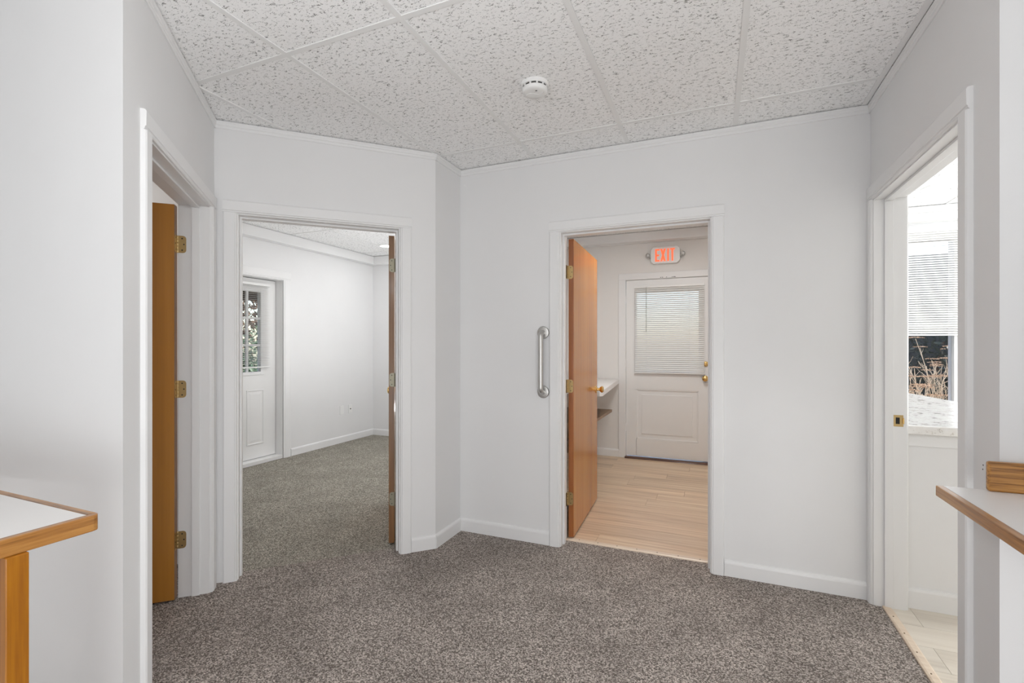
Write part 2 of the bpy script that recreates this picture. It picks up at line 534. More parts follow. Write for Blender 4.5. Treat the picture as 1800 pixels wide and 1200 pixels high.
def plank_floor(name, x0, x1, y0, y1, wid, length, mat, label, seed, zoff=0.0):
    random.seed(seed)
    base = MB().box(x0, x1, y0, y1, -0.03, -0.0075 + zoff).build(name, mat)
    struct(base, label, 'floor')
    y = y0
    row = 0
    while y < y1 - 0.01:
        ya, yb = y, min(y + wid, y1)
        x = x0 - random.random() * length
        while x < x1:
            xa, xb = max(x, x0), min(x + length, x1)
            if xb - xa > 0.03:
                b = MB().box(xa + 0.0007, xb - 0.0007, ya + 0.0007, yb - 0.0007, -0.007 + zoff, zoff)
                b.build('plank', mat, base)
            x += length
        y += wid
        row += 1
    return base
plank_floor('floor_rear_hall', -1.66, 0.74, 3.13, 5.70, 0.178, 1.22, PLANK, 'pinkish beige vinyl plank floor of the rear hall', 3)
plank_floor('floor_kitchen', 0.80, 4.0, 1.90, 5.66, 0.178, 1.22, PLANK2, 'pale vinyl plank floor of the stone counter room', 5)

# threshold strips
m = MB()
m.prism([(3.098, -0.005), (3.100, 0.006), (3.108, 0.009), (3.140, 0.007), (3.150, 0.001), (3.150, -0.005)], -0.917, -0.024, 'X')
s = struct(m.build('trim_1', STRIPW), 'pale wooden threshold strip below the open orange wooden door', 'threshold')
for k in range(7):
    MB().lathe([(0.0035, 0), (0.0035, 0.0102)], Matrix.Translation((-0.83 + 0.125 * k, 3.118, 0)), 8).build('nail_head', BRASSD, s)
m = MB()
m.prism([(0.772, -0.005), (0.774, 0.006), (0.782, 0.009), (0.806, 0.007), (0.814, 0.001), (0.814, -0.005)], 1.996, 2.927, 'Y')
s = struct(m.build('trim_2', STRIPW), 'pale wooden threshold strip between carpet and pale planks', 'threshold')
for k in range(6):
    MB().lathe([(0.003, 0), (0.003, 0.0102)], Matrix.Translation((0.79, 2.10 + 0.145 * k, 0)), 8).build('nail_head', BRASSD, s)

# ------------------------------------------------------------------ ceilings
def clip(poly, x0, x1, y0, y1):
    def cut(P, f, g):
        out = []
        for i in range(len(P)):
            a, b = P[i], P[(i + 1) % len(P)]
            fa, fb = f(a), f(b)
            if fa >= 0:
                out.append(a)
            if (fa > 0 and fb < 0) or (fa < 0 and fb > 0):
                t = fa / (fa - fb)
                out.append((a[0] + t * (b[0] - a[0]), a[1] + t * (b[1] - a[1])))
        return out
    for f in (lambda p: p[0] - x0, lambda p: x1 - p[0], lambda p: p[1] - y0, lambda p: y1 - p[1]):
        poly = cut(poly, f, None)
        if len(poly) < 3:
            return []
    res = []
    for p in poly:
        if not res or (abs(p[0] - res[-1][0]) + abs(p[1] - res[-1][1])) > 1e-4:
            res.append(p)
    return res if len(res) > 2 else []
def area2(P):
    return abs(sum(P[i][0] * P[(i + 1) % len(P)][1] - P[(i + 1) % len(P)][0] * P[i][1] for i in range(len(P)))) / 2
def tiled(name, poly, z, xs, ys, ymin, label, slab_mat=None, inset=0.004):
    base = MB().prism(poly, z + 0.035, z + 0.06).build(name, slab_mat or TILE)
    struct(base, label, 'ceiling')
    for i in range(len(xs) - 1):
        for j in range(len(ys) - 1):
            if ys[j + 1] <= ymin:
                continue
            P = clip(poly, xs[i] + 0.001, xs[i + 1] - 0.001, ys[j] + 0.001, ys[j + 1] - 0.001)
            if not P or area2(P) < 0.002:
                continue
            cx, cy = (xs[i] + xs[i + 1]) / 2, (ys[j] + ys[j + 1]) / 2
            dz = random.uniform(-0.0005, 0.0008)
            o = MB().prism([(p[0] - cx, p[1] - cy) for p in P], 0, 0.015).build('ceiling_tile', TILE, base, loc=(cx, cy, z + 0.0055 + dz))
    x0, x1 = min(p[0] for p in poly), max(p[0] for p in poly)
    y0, y1 = max(ymin, min(p[1] for p in poly)), max(p[1] for p in poly)
    for x in xs[1:-1]:
        P = clip(poly, x - 0.012, x + 0.012, y0, y1)
        if P and area2(P) > 0.001:
            MB().prism(P, z + 0.001, z + 0.005).build('grid_tee', GRID, base)
    for y in ys[1:-1]:
        if y < ymin:
            continue
        for a, b in zip(xs[:-1], xs[1:]):
            P = clip(poly, a + 0.012, b - 0.012, y - 0.012, y + 0.012)
            if P and area2(P) > 0.0003:
                MB().prism(P, z + 0.0012, z + 0.0052).build('grid_tee', GRID, base)
    return base
random.seed(11)
hp = [(AD.x, AD.y), (AC.x, AC.y), (CB.x, CB.y), (BE.x, BE.y), (EG.x, EG.y), (EX2, 1.772), (EX2, RY), (WX, RY), (WX, 0.402), (Q.x, Q.y)]
xs = [-4.7, -4.065, -3.47, -2.875, -2.28, -1.676, -1.0925, -0.488, 0.109, 0.71, 1.31, 1.91, 2.51, 4.1]
ys = [-7.2, -2.1, -0.9, 0.303, 1.503, 2.702, 3.9]
tiled('ceiling', hp, H, xs, ys, 0.302, 'white suspended ceiling of fissured tiles over the hall')
OZ = 2.575
tiled('ceiling_office', [(WX, 1.92), (-2.6, 1.92), (-1.9, 2.72), (-1.9, BY), (WX, BY)], OZ, [-4.7, -3.93, -3.32, -2.71, -2.1, -1.5], [1.0, 2.87, 4.09, 5.31, 6.0], 2.0,
      'white tiled office ceiling with a round recessed light')
tiled('ceiling_rear_hall', [(-1.66, 3.125), (0.74, 3.125), (0.74, BY), (-1.66, BY)], OZ, [-1.8, -1.1, -0.49, 0.12, 0.9], [3.0, 3.9, 5.1, 6.0], 3.0,
      'white tiled ceiling of the rear hall')
tiled('ceiling_kitchen', [(0.878, 1.9), (EX2, 1.9), (EX2, BY), (0.878, BY)], OZ, [0.7, 1.32, 1.93, 2.54, 3.15, 4.2], [1.0, 2.6, 3.8, 5.02, 6.0], 1.9,
      'white tiled ceiling over the stone counter room')
struct(MB().prism([(WX, 0.48), (Q.x - 0.13, FY + 0.06), (AD.x + 0.1, 1.80), (AD.x + 0.1, 1.86), (WX, 1.86)], 2.56, 2.60).build('ceiling_closet', PLASTIC), 'plain white ceiling of the closet', 'ceiling')

# boxed beams along the exterior walls
def beam(name, b, label):
    return struct(MB().box(*b).build(name, TRIM, bevel=0.003), label, 'beam')
beam('trim_3', (WX, WX + 0.10, 1.95, BY, 2.462, OZ + 0.001), 'white boxed band along the top of the office side wall')
beam('trim_4', (WX + 0.10, -1.9, BY - 0.10, BY, 2.462, OZ + 0.001), 'white boxed band along the top of the office far wall')
beam('trim_5', (-1.66, 0.74, BY - 0.14, BY, 2.475, OZ + 0.001), 'white boxed band above the exit sign')
beam('trim_6', (0.878, EX2, BY - 0.14, BY, 2.45, 2.52), 'white boxed band above the window blind')
beam('trim_7', (0.878, EX2, BY - 0.17, BY, 2.52, OZ + 0.001), 'thin white ledge moulding above the window band')

# ------------------------------------------------------------------ door frames
CAS = [(0, 0), (0, -0.009), (0.004, -0.013), (0.010, -0.013), (0.012, -0.017), (0.062, -0.018), (0.068, -0.014), (0.070, 0)]
def door_frame(name, key, s0, s1, label, stop=0.043, backside=True, hinges=None, left=True, zt=ZT, t=T, wcas=0.070, loc=None, mat=None, stopside=True, headn=True):
    L, th = frames[key] if key else loc
    e = empty(name, L, th)
    struct(e, label, 'door frame')
    m_ = mat or TRIM
    cas = [(a * wcas / 0.07, b) for a, b in CAS]
    r = 0.006
    for side, sx in ((s0, -1), (s1, 1)):
        m = MB()
        m.prism([(side + sx * (r + a), b) for a, b in cas], 0.0, zt + r)
        m.build('side_casing', m_, e)
        MB().box(min(side, side + sx * 0.02), max(side, side + sx * 0.02), 0, t, 0, zt + 0.02).build('jamb', m_, e)
        if stop is not None:
            x = side
            MB().box(min(x, x - sx * 0.011), max(x, x - sx * 0.011), stop, stop + 0.036, 0, zt - 0.011).build('door_stop', m_, e, bevel=0.002)
        if backside:
            MB().prism([(side + sx * (r + a), t - b) for a, b in cas], 0.0, zt + r).build('side_casing', m_, e)
    MB().prism([(b, zt + r + a) for a, b in cas], s0 - r - wcas, s1 + r + wcas, 'X').build('head_casing', m_, e)
    MB().box(s0, s1, 0, t, zt, zt + 0.02).build('head_jamb', m_, e)
    if stop is not None:
        MB().box(s0, s1, stop, stop + 0.036, zt - 0.011, zt).build('head_stop', m_, e, bevel=0.002)
    if backside:
        MB().prism([(t - b, zt + r + a) for a, b in cas], s0 - r - wcas, s1 + r + wcas, 'X').build('head_casing', m_, e)
    return e
f_closet = door_frame('trim_8', 'closet', cs0, cs1, 'white painted frame of the doorway with the honey wooden door', backside=False)
f_office = door_frame('trim_9', 'angle', as0, as1, 'white painted frame of the angled doorway into the carpeted office')
f_rear = door_frame('trim_10', 'back', bs0, bs1, 'white painted frame of the doorway beside the steel grab bar')
f_kit = door_frame('trim_11', 'right', es0, es1, 'white painted frame of the doorway to the stone counter room', t=TE)

# brass strike plate on the far jamb of the kitchen doorway (local x grows towards the camera)
m = MB()
m.box(es0, es0 + 0.0015, 0.081, 0.121, 0.905, 0.962)
m.build('strike_plate', BRASS, f_kit, bevel=0.0006)['label'] = 'brass strike plate'
MB().box(es0 + 0.0012, es0 + 0.002, 0.090, 0.106, 0.918, 0.950).build('latch_hole', DARK, f_kit)
MB().box(es0 - 0.001, es0 + 0.010, 0.118, 0.122, 0.920, 0.948).build('strike_lip', BRASSP, f_kit, bevel=0.0006)

# ------------------------------------------------------------------ wooden doors
def plate(hh=0.089, ww=0.036, t=0.002, r=0.015, flip=1):
    """hinge leaf in local y-z (thickness in x), rounded away from the pin"""
    P = [(0, -hh / 2), (ww - r, -hh / 2)] + [(ww - r + r * math.sin(a), -hh / 2 + r - r * math.cos(a)) for a in (0.5, 1.0, PI / 2)] \
        + [(ww - r + r * math.cos(a), hh / 2 - r + r * math.sin(a)) for a in (0.0, 0.55, 1.05, PI / 2)] + [(0, hh / 2)]
    return [(p[0] * flip, p[1]) for p in P]
def knuckles(parent, x, y, z, mat):
    """the pin barrel: five knuckles and two caps"""
    for k in range(5):
        MB().lathe([(0.0058, 0.0006), (0.0062, 0.0015), (0.0062, 0.0163), (0.0058, 0.0172)], Matrix.Translation((x, y, z - 0.0445 + 0.0178 * k)), 10).build('knuckle', mat, parent, smooth=True)

# closet door: local frame of the closet wall; hinge at far jamb (x = cs1), opened a right angle away
def wooden_door(name, key, hx, hy, ang, side, width, face, edge, hz, hmat, label, zb, ht, plate_on, knob=True, gap=0.004, thick=0.035, off=0.007):
    """hinge point (hx,hy) in wall frame; leaf local: x along the leaf away from the hinge, y its thickness, z up.
    ang: direction of the leaf in the wall frame; side: +1 leaf thickness to local +y"""
    L, th = frames[key]
    M = Matrix.Translation(L) @ Matrix.Rotation(th, 4, 'Z')
    p = M @ Vector((hx, hy, 0))
    e = empty(name, (p.x, p.y, 0), th + ang)
    struct(e, label, 'door')
    y0, y1 = (off, off + thick) if side > 0 else (-off - thick, -off)
    core = MB().box(gap, width, y0 + 0.0006, y1 - 0.0006, zb, zb + ht).build('door_edge', edge, e)
    for a, b in ((y0, y0 + 0.003), (y1 - 0.003, y1)):
        MB().box(gap + 0.0005, width - 0.0005, a, b, zb + 0.0005, zb + ht - 0.0005).build('door_skin', face, e, bevel=0.0006)
    for z in hz:
        h = empty('hinge', (0, 0, 0), 0, e)
        knuckles(h, 0.0, 0.0, z, hmat)
        # leaf plate lies on the hinge edge of the door
        sy = 1 if side > 0 else -1
        P = plate()
        m = MB()
        m.prism([(sy * (q[0] + 0.002), q[1] + z) for q in P], 0.0015, 0.0042, 'X')
        m.build('hinge_leaf', hmat, h)
        for dz, dy in ((-0.03, 0.022), (0.0, 0.030), (0.03, 0.022)):
            MB().lathe([(0.0032, 0), (0.0032, 0.0006)], Matrix.Translation((0.0014, sy * dy, z + dz)) @ Matrix.Rotation(-PI / 2, 4, 'Y'), 8).build('screw', DARK, h)
    if knob:
        for sy, yy in ((1, y1), (-1, y0)):
            k = MB().lathe([(0.032, 0), (0.032, 0.004), (0.028, 0.008), (0.013, 0.011), (0.011, 0.028), (0.019, 0.036), (0.027, 0.046), (0.027, 0.056), (0.020, 0.063), (0.004, 0.066)],
                           Matrix.Translation((width - 0.06, yy, 0.94)) @ Matrix.Rotation(-sy * PI / 2, 4, 'X'))
            k.build('door_knob', BRASSP, e, smooth=True)
        MB().box(width - 0.0005, width + 0.001, (y0 + y1) / 2 - 0.012, (y0 + y1) / 2 + 0.012, 0.91, 0.97).build('latch_plate', BRASS, e)
    return e
hz = (0.30, 1.08, 1.83)
d = wooden_door('door_1', 'closet', cs1 + 0.001, T + 0.003, PI / 2, 1, 0.84, HONEY, HONEY_E, hz, BRASS,
                'honey brown wooden door standing open in the first doorway beside the white counter', 0.012, 2.012, None, gap=0.002, thick=0.044, off=0.001)
d2 = wooden_door('door_2', 'angle', as1 - 0.001, T + 0.008, PI / 2 - math.radians(11.5), 1, 0.86, HONEY, HONEY_E, (0.30, 1.08, 1.83), NICKEL,
                 'brown wooden office door seen edge-on in the angled doorway', 0.012, 2.012, None)
d3 = wooden_door('door_3', 'back', bs0 + 0.001, T + 0.008, PI / 2 + math.radians(2.5), -1, 0.875, ORANGE, ORANGE_E, (0.27, 1.03, 1.80), BRASS,
                 'glossy orange wooden door standing open toward the exit', 0.012, 2.012, None)
# hinge leaves and screws on the jambs (parts of the frames)
def jamb_plate(frame, x, y1, z, mat, sgn):
    m = MB()
    m.prism([(y1 - q[0], q[1] + z) for q in plate()], x, x + sgn * 0.002, 'X')
    m.build('jamb_hinge_leaf', mat, frame)
    for dz, dy in ((-0.03, 0.018), (0.0, 0.026), (0.03, 0.018)):
        MB().lathe([(0.0036, 0), (0.0036, 0.0006)], Matrix.Translation((x + sgn * 0.0018, y1 - dy, z + dz)) @ Matrix.Rotation(sgn * PI / 2, 4, 'Y'), 8).build('screw', DARK, frame)
for z in hz:
    jamb_plate(f_closet, cs1, T, z, BRASS, -1)
for z in (0.30, 1.08, 1.83):
    jamb_plate(f_office, as1, T, z, NICKEL, -1)
for z in (0.27, 1.03, 1.80):
    jamb_plate(f_rear, bs0, T, z, BRASSD, 1)

# ------------------------------------------------------------------ baseboards and crown moulding
BASEP = [(0, 0), (-0.013, 0), (-0.013, 0.070), (-0.0115, 0.078), (-0.008, 0.085), (-0.003, 0.0885), (0, 0.089)]
CROWNP = [(0, -0.040), (-0.006, -0.040), (-0.008, -0.036), (-0.008, -0.026), (-0.0115, -0.023), (-0.0115, -0.012), (-0.014, -0.008), (-0.014, -0.001), (0, -0.001)]
def run(name, prof, z, loc, th, s0, s1, label, cat, mat=None):
    o = MB().prism([(a, b + z) for a, b in prof], s0, s1, 'X').build(name, mat or TRIM, loc=loc, rot=(0, 0, th))
    return struct(o, label, cat)
W_ = 0.076
LA, tA = frames['angle']
LD, tD = frames['closet']
LB, tB = frames['back']
LE, tE = frames['right']
run('baseboard_diagonal', BASEP, 0, LA, tA, as1 + W_, 1.2304 - 0.0, 'short white baseboard beside the angled office doorway', 'baseboard')
run('baseboard_corner', BASEP, 0, (AC.x, AC.y, 0), PI / 2, -0.005, 0.33, 'white baseboard on the narrow return wall', 'baseboard')
run('baseboard_back_left', BASEP, 0, LB, tB, -1.658 + 0.01, bs0 - W_, 'white baseboard below the steel grab bar', 'baseboard')
run('baseboard_back_right', BASEP, 0, LB, tB, bs1 + W_, 0.738, 'long white baseboard between the two doorways on the right', 'baseboard')
run('baseboard_front_left', BASEP, 0, (WX, 0.402, 0), math.atan2(FY - 0.402, Q.x - WX), 0, math.hypot(FY - 0.402, Q.x - WX), 'white baseboard behind the post of the white counter', 'baseboard')
run('baseboard_front_right', BASEP, 0, (0.738, 1.772, 0), 0, 0, 3.2, 'white baseboard below the white counter with the backsplash', 'baseboard')
CR = [(a, b + H) for a, b in CROWNP]
run('trim_12', CR, 0, LD, tD, 0.0, 1.217, 'thin white crown moulding above the honey door', 'crown moulding')
run('trim_13', CR, 0, LA, tA, 0.0, 1.2304 + 0.005, 'thin white crown moulding above the angled office doorway', 'crown moulding')
run('trim_14', CR, 0, (AC.x, AC.y, 0), PI / 2, -0.005, 0.33, 'short white crown moulding on the narrow return wall', 'crown moulding')
run('trim_15', CR, 0, LB, tB, -1.658, 0.738, 'long white crown moulding above the grab bar wall', 'crown moulding')
run('trim_16', CR, 0, LE, tE, 0.0, 1.213, 'thin white crown moulding above the stone counter doorway', 'crown moulding')
run('trim_18', CR, 0, (0.738, 1.772, 0), 0, 0, 3.2, 'thin white crown moulding above the oak backsplash', 'crown moulding')
# office baseboards (room lies toward +X / -Y)
run('baseboard_office_side', BASEP, 0, (WX, DY1 + 0.112, 0), PI / 2, 0, BY - DY1 - 0.112, 'white baseboard along the office side wall', 'baseboard')
run('baseboard_office_back', BASEP, 0, (WX, BY, 0), 0, 0.013, 2.7, 'white baseboard along the far wall of the office', 'baseboard')
run('baseboard_rear_hall', BASEP, 0, (-1.658, BY, 0), 0, 0, 0.63, 'white baseboard under the shelf beside the exit door', 'baseboard')

# ------------------------------------------------------------------ ceiling fixtures
sd = empty('smoke_detector', (-0.785, 2.136, H))
tag(sd, 'round white smoke detector on the hall ceiling tiles', 'smoke detector')
flip = Matrix.Rotation(PI, 4, 'X')
MB().lathe([(0.066, -0.006), (0.067, 0.006), (0.064, 0.011)], flip, 40).build('base', PLASTIC, sd, smooth=True)
MB().lathe([(0.057, 0.011), (0.0575, 0.018)], flip, 40).build('vent_ring', DARK, sd, smooth=True)
MB().lathe([(0.0585, 0.0175), (0.061, 0.020), (0.060, 0.030), (0.054, 0.037), (0.040, 0.0395), (0.002, 0.040)], flip, 40).build('cover', PLASTIC, sd, smooth=True)
for k in range(12):
    MB().box(0.0555, 0.0615, -0.004, 0.004, -0.0185, -0.0105, Matrix.Rotation(2 * PI * k / 12, 4, 'Z')).build('vent_bridge', PLASTIC, sd)
pts = []
for k in range(15):
    u = -0.044 + 0.088 * k / 14
    pts.append((u, 0.012 * math.sin(u * 70), -0.0402))
MB().tube(pts, 0.0014, 6).build('curved_ridge', PLASTIC, sd, smooth=True)
MB().box(0.012, 0.020, -0.026, -0.021, -0.0408, -0.0395).build('indicator_light', DARK, sd)

def downlight(x, y, r, label, watts):
    e = empty('recessed_light', (x, y, OZ))
    tag(e, label, 'ceiling light')
    MB().lathe([(r * 1.12, 0.006), (r * 1.12, -0.001), (r * 1.0, -0.005), (r * 0.93, -0.001), (r * 0.92, 0.004)], None, 32).build('trim_ring', PLASTIC, e, smooth=True)
    MB().lathe([(r * 0.92, 0.003), (r * 0.92, -0.003)], None, 32).build('lens', LAMP, e)
    l = bpy.data.lights.new('downlight_lamp', 'AREA')
    l.shape = 'DISK'
    l.size = r * 1.7
    l.energy = watts
    lo = bpy.data.objects.new('downlight_lamp', l)
    COL.objects.link(lo)
    lo.location = (x, y, OZ - 0.008)
downlight(-3.879, 5.024, 0.075, 'round glowing recessed light in the office ceiling', 3)
downlight(1.665, 4.892, 0.10, 'round glowing recessed light above the stone counter', 11)

# ------------------------------------------------------------------ grab bar
gb = empty('grab_bar', (-1.037, 2.985, 1.0))
tag(gb, 'brushed steel vertical grab bar on the white wall beside the doorway', 'grab bar')
RX = Matrix.Rotation(PI / 2, 4, 'X')
for dz in (0.0, 0.39):
    MB().lathe([(0.041, 0), (0.041, 0.004), (0.038, 0.009), (0.030, 0.0115), (0.018, 0.012)], Matrix.Translation((0, 0, dz)) @ RX, 32).build('flange', STEEL, gb, smooth=True)
R_ = 0.032
pts = [(0, -0.004, 0.0), (0, -0.022, 0.0)]
for k in range(1, 9):
    a = PI / 2 * k / 8
    pts.append((0, -0.022 - R_ * math.sin(a), R_ - R_ * math.cos(a)))
zt_ = 0.39
for k in range(0, 8):
    a = PI / 2 * k / 8
    pts.append((0, -0.022 - R_ * math.cos(a), zt_ - R_ + R_ * math.sin(a)))
pts += [(0, -0.022, zt_), (0, -0.004, zt_)]
MB().tube(pts, 0.0165, 20).build('bar', STEEL, gb, smooth=True)

# ------------------------------------------------------------------ counters of the reception
def counter(name, x0, x1, y0, y1, z, t, edge_x, label, far_edge):
    """white laminate slab with oak edging on the side edge_x ('lo' or 'hi') and, if far_edge, along y1"""
    e = empty(name, ((x0 + x1) / 2, (y0 + y1) / 2, z - t))
    tag(e, label, 'counter')
    ox, oy = (x0 + x1) / 2, (y0 + y1) / 2
    ew = 0.020
    a, b = (x0 + ew, x1) if edge_x == 'lo' else (x0, x1 - ew)
    yy = y1 - (ew if far_edge else 0)
    MB().box(a - ox, b - ox, y0 - oy, yy - oy, 0.0, t).build('laminate_top', LAMINATE, e)
    c = 0.010
    if edge_x == 'hi':
        P = [(b, y0), (x1, y0), (x1, y1 - c), (x1 - c * 0.3, y1 - c * 0.35), (x1 - c, y1), (b, y1)]
        P = [(b, y0), (x1, y0), (x1, y1 - c * 1.5), (x1 - c * 0.4, y1 - c * 0.5), (x1 - c * 1.4, y1), (b, y1)]
    else:
        P = [(x0, y0), (a, y0), (a, y1), (x0 + c * 0.5, y1), (x0, y1 - c * 0.5)]
    MB().prism([(p[0] - ox, p[1] - oy) for p in P], -0.001, t + 0.0006).build('edge_band', OAK_Y, e, bevel=0.0025)
    if far_edge:
        MB().box(a - ox, b - ox, yy - oy, y1 - oy, -0.001, t + 0.0006).build('end_band', OAK_X, e, bevel=0.0025)
    return e
CL = counter('counter', -2.60, -1.371, -1.10, 0.683, 0.90, 0.037, 'hi', 'white topped counter with oak edging carried by an oak post', True)
ox, oy, oz = CL.location
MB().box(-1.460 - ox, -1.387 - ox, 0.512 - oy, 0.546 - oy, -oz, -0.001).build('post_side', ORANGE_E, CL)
MB().box(-1.387 - ox, -1.364 - ox, 0.510 - oy, 0.548 - oy, -oz, -0.001).build('post', OAK_Z, CL, bevel=0.002)
MB().box(-2.60 - ox, -2.57 - ox, -1.05 - oy, -0.50 - oy, -oz, -0.001).build('end_panel', OAK_Z, CL)
CRt = counter('counter', 0.593, 2.60, -0.30, 1.769, 0.90, 0.028, 'lo', 'white topped counter with oak edging and a short oak backsplash', False)
ox, oy, oz = CRt.location
MB().box(0.705 - ox, 2.60 - ox, 1.750 - oy, 1.769 - oy, 0.028, 0.028 + 0.083).build('backsplash', OAK_X, CRt, bevel=0.006)
MB().box(2.2 - ox, 2.22 - ox, -0.2 - oy, 1.70 - oy, -oz, -0.0005).build('support_panel', LAMINATE, CRt)
# two old screw holes in the wall beside the backsplash
M_ = Matrix.Rotation(-PI / 2, 4, 'Y')
for z in (0.958, 0.975):
    pass
rw = bpy.data.objects['wall_right']
for z, dx in ((0.938, 0.0), (0.951, 0.002)):
    MB().lathe([(0.0022, -0.002), (0.0022, 0.0006)], Matrix.Translation((1.122 + dx, 0, z)) @ Matrix.Rotation(PI / 2, 4, 'X'), 8).build('screw_hole', DARK, rw)
bw = bpy.data.objects['wall_back']
for x, z in ((-1.625, 2.435), (-1.615, 2.428)):
    MB().lathe([(0.005, -0.002), (0.005, 0.0008)], Matrix.Translation((x, 0, z)) @ Matrix.Rotation(PI / 2, 4, 'X'), 8).build('patch_mark', GRID, bw)

# ------------------------------------------------------------------ office exterior door (half glazed)
oframe = ((WX, DY0 + 0.02, 0), PI / 2)
OW = DY1 - DY0 - 0.02     # local x from DY0+.02
e = door_frame('trim_19', None, 0.0, DY1 - DY0 - 0.0225, 'white painted frame of the half glazed exterior office door', stop=None, backside=False, loc=oframe, zt=2.052, t=0.16, wcas=0.10)
MB().box(0.0, DY1 - DY0 - 0.02, 0.0, 0.16, 0.0, 0.040).build('sill', TRIM, e, bevel=0.003)
LX = WX - 0.11            # inner face of the leaf
Y0, Y1 = DY0 + 0.024, 4.067
od = empty('door_4', (LX, Y0, 0), PI / 2)
struct(od, 'white half glazed office door with an open blind', 'door')
wD = Y1 - Y0
def lp(y):
    return y - Y0
gy0, gy1, gz0, gz1 = 3.375, 3.865, 1.01, 1.90
zb, zt2 = 0.046, 2.046
th_ = 0.044
m = MB()
m.box(0, lp(gy0), 0, th_, zb, zt2).box(lp(gy1), wD, 0, th_, zb, zt2).box(lp(gy0), lp(gy1), 0, th_, gz1, zt2)
m.box(lp(gy0), lp(gy1), 0, th_, zb, gz0)
m.build('door_slab', DOORW, od)
m = MB()
fw = 0.045
for (a, b, c, d_) in ((gy0 - fw, gy0, gz0 - fw * 0.8, gz1 + fw * 0.8), (gy1, gy1 + fw, gz0 - fw * 0.8, gz1 + fw * 0.8), (gy0, gy1, gz1, gz1 + fw * 0.8), (gy0, gy1, gz0 - fw * 0.8, gz0)):
    MB().box(lp(a), lp(b), -0.010, 0.0, c, d_).build('glass_frame', TRIM, od, bevel=0.003)
cwid = (gy1 - gy0) / 3
for k in (1, 2):
    MB().box(lp(gy0 + k * cwid) - 0.013, lp(gy0 + k * cwid) + 0.013, -0.002, 0.020, gz0, gz1).build('muntin', TRIM, od)
for k in (1, 2):
    zz = gz0 + k * (gz1 - gz0) / 3
    MB().box(lp(gy0), lp(gy1), 0.0, 0.018, zz - 0.011, zz + 0.011).build('muntin', TRIM, od)
for i in range(3):
    for j in range(3):
        hz_ = (gz1 - gz0) / 3
        MB().box(lp(gy0 + i * cwid), lp(gy0 + (i + 1) * cwid), 0.020, 0.024, gz0 + j * hz_, gz0 + (j + 1) * hz_).build('pane', GLASS, od)
def raised_panel(parent, x0, x1, z0, z1, mat):
    m = MB()
    w1, w2 = 0.018, 0.052
    def ring(a, ya, b, yb):
        A = [(x0 + a, ya, z0 + a), (x1 - a, ya, z0 + a), (x1 - a, ya, z1 - a), (x0 + a, ya, z1 - a)]
        B = [(x0 + b, yb, z0 + b), (x1 - b, yb, z0 + b), (x1 - b, yb, z1 - b), (x0 + b, yb, z1 - b)]
        m.add(A + B, [(i, (i + 1) % 4, 4 + (i + 1) % 4, 4 + i) for i in range(4)])
    ring(0, 0.0, 0.004, -0.008)
    ring(0.004, -0.008, 0.012, -0.008)
    ring(0.012, -0.008, w1, -0.001)
    ring(w1, -0.001, w1 + 0.008, -0.001)
    ring(w1 + 0.008, -0.001, w2, -0.006)
    a = w2
    m.add([(x0 + a, -0.006, z0 + a), (x1 - a, -0.006, z0 + a), (x1 - a, -0.006, z1 - a), (x0 + a, -0.006, z1 - a)], [(0, 1, 2, 3)])
    return m.build('door_panel', mat, parent)
raised_panel(od, lp(3.33), lp(3.55), 0.20, 0.81, DOORW)
raised_panel(od, lp(3.69), lp(3.91), 0.20, 0.81, DOORW)
MB().box(wD + 0.0005, wD + 0.0055, 0.004, th_, 0.046, 2.046).build('weather_strip', DARK, od)
MB().box(0, wD, 0.004, th_, 2.0465, 2.0515).build('weather_strip', DARK, od)

# ------------------------------------------------------------------ blinds
def blind(name, loc, th, width, ztop, zbot, pitch, tilt, label, wand=None, slw=0.025, rail_t=0.026, n_cords=(0.17, 0.83), ymount=-0.016, mat=None):
    """local: x across, -y toward the room, z absolute"""
    e = empty(name, (loc[0], loc[1], loc[2]), th)
    tag(e, label, 'blind')
    z0, z1 = zbot - loc[2], ztop - loc[2]
    MB().box(0, width, ymount - 0.014, ymount + 0.013, z1 - rail_t, z1).build('head_rail', PLASTIC, e, bevel=0.002)
    proto = None
    n = int((z1 - rail_t - z0 - 0.018) / pitch)
    c, s_ = math.cos(tilt), math.sin(tilt)
    for k in range(n):
        z = z1 - rail_t - 0.010 - k * pitch
        if proto is None:
            m = MB()
            ys_ = [-0.5, -0.17, 0.17, 0.5]
            P = []
            for u in ys_:
                yy = u * slw
                bow = 0.0016 * (1 - (2 * u) ** 2)
                P.append((yy * c - bow * s_, yy * s_ + bow * c))
            top = [(p[0] + 0.0003 * -s_, p[1] + 0.0004 * c) for p in P]
            poly = P + top[::-1]
            vs = [(0.004, p[0], p[1]) for p in poly] + [(width - 0.004, p[0], p[1]) for p in poly]
            N = len(poly)
            m.add(vs, [(i, (i + 1) % N, N + (i + 1) % N, N + i) for i in range(N)] + [tuple(range(N)), tuple(range(N, 2 * N))])
            proto = m.build('slat', mat or SLAT, e, loc=(0, ymount, z))
        else:
            dup(proto, e, (0, ymount, z))
    MB().box(0.002, width - 0.002, ymount - 0.012, ymount + 0.012, z0, z0 + 0.014).build('bottom_rail', PLASTIC, e, bevel=0.003)
    for u in n_cords:
        for dy in (-0.0125, 0.0125):
            MB().tube([(u * width, ymount + dy, z1 - rail_t), (u * width, ymount + dy, z0 + 0.013)], 0.0007, 4).build('ladder_cord', PLASTIC, e)
    if wand:
        MB().tube([(wand[0], ymount - 0.020, z1 - rail_t * 0.5), (wand[0], ymount - 0.022, z1 - wand[1])], 0.0035, 6).build('tilt_wand', slatmat('clear_wand', (0.6, 0.6, 0.58), 0.3), e)
    return e
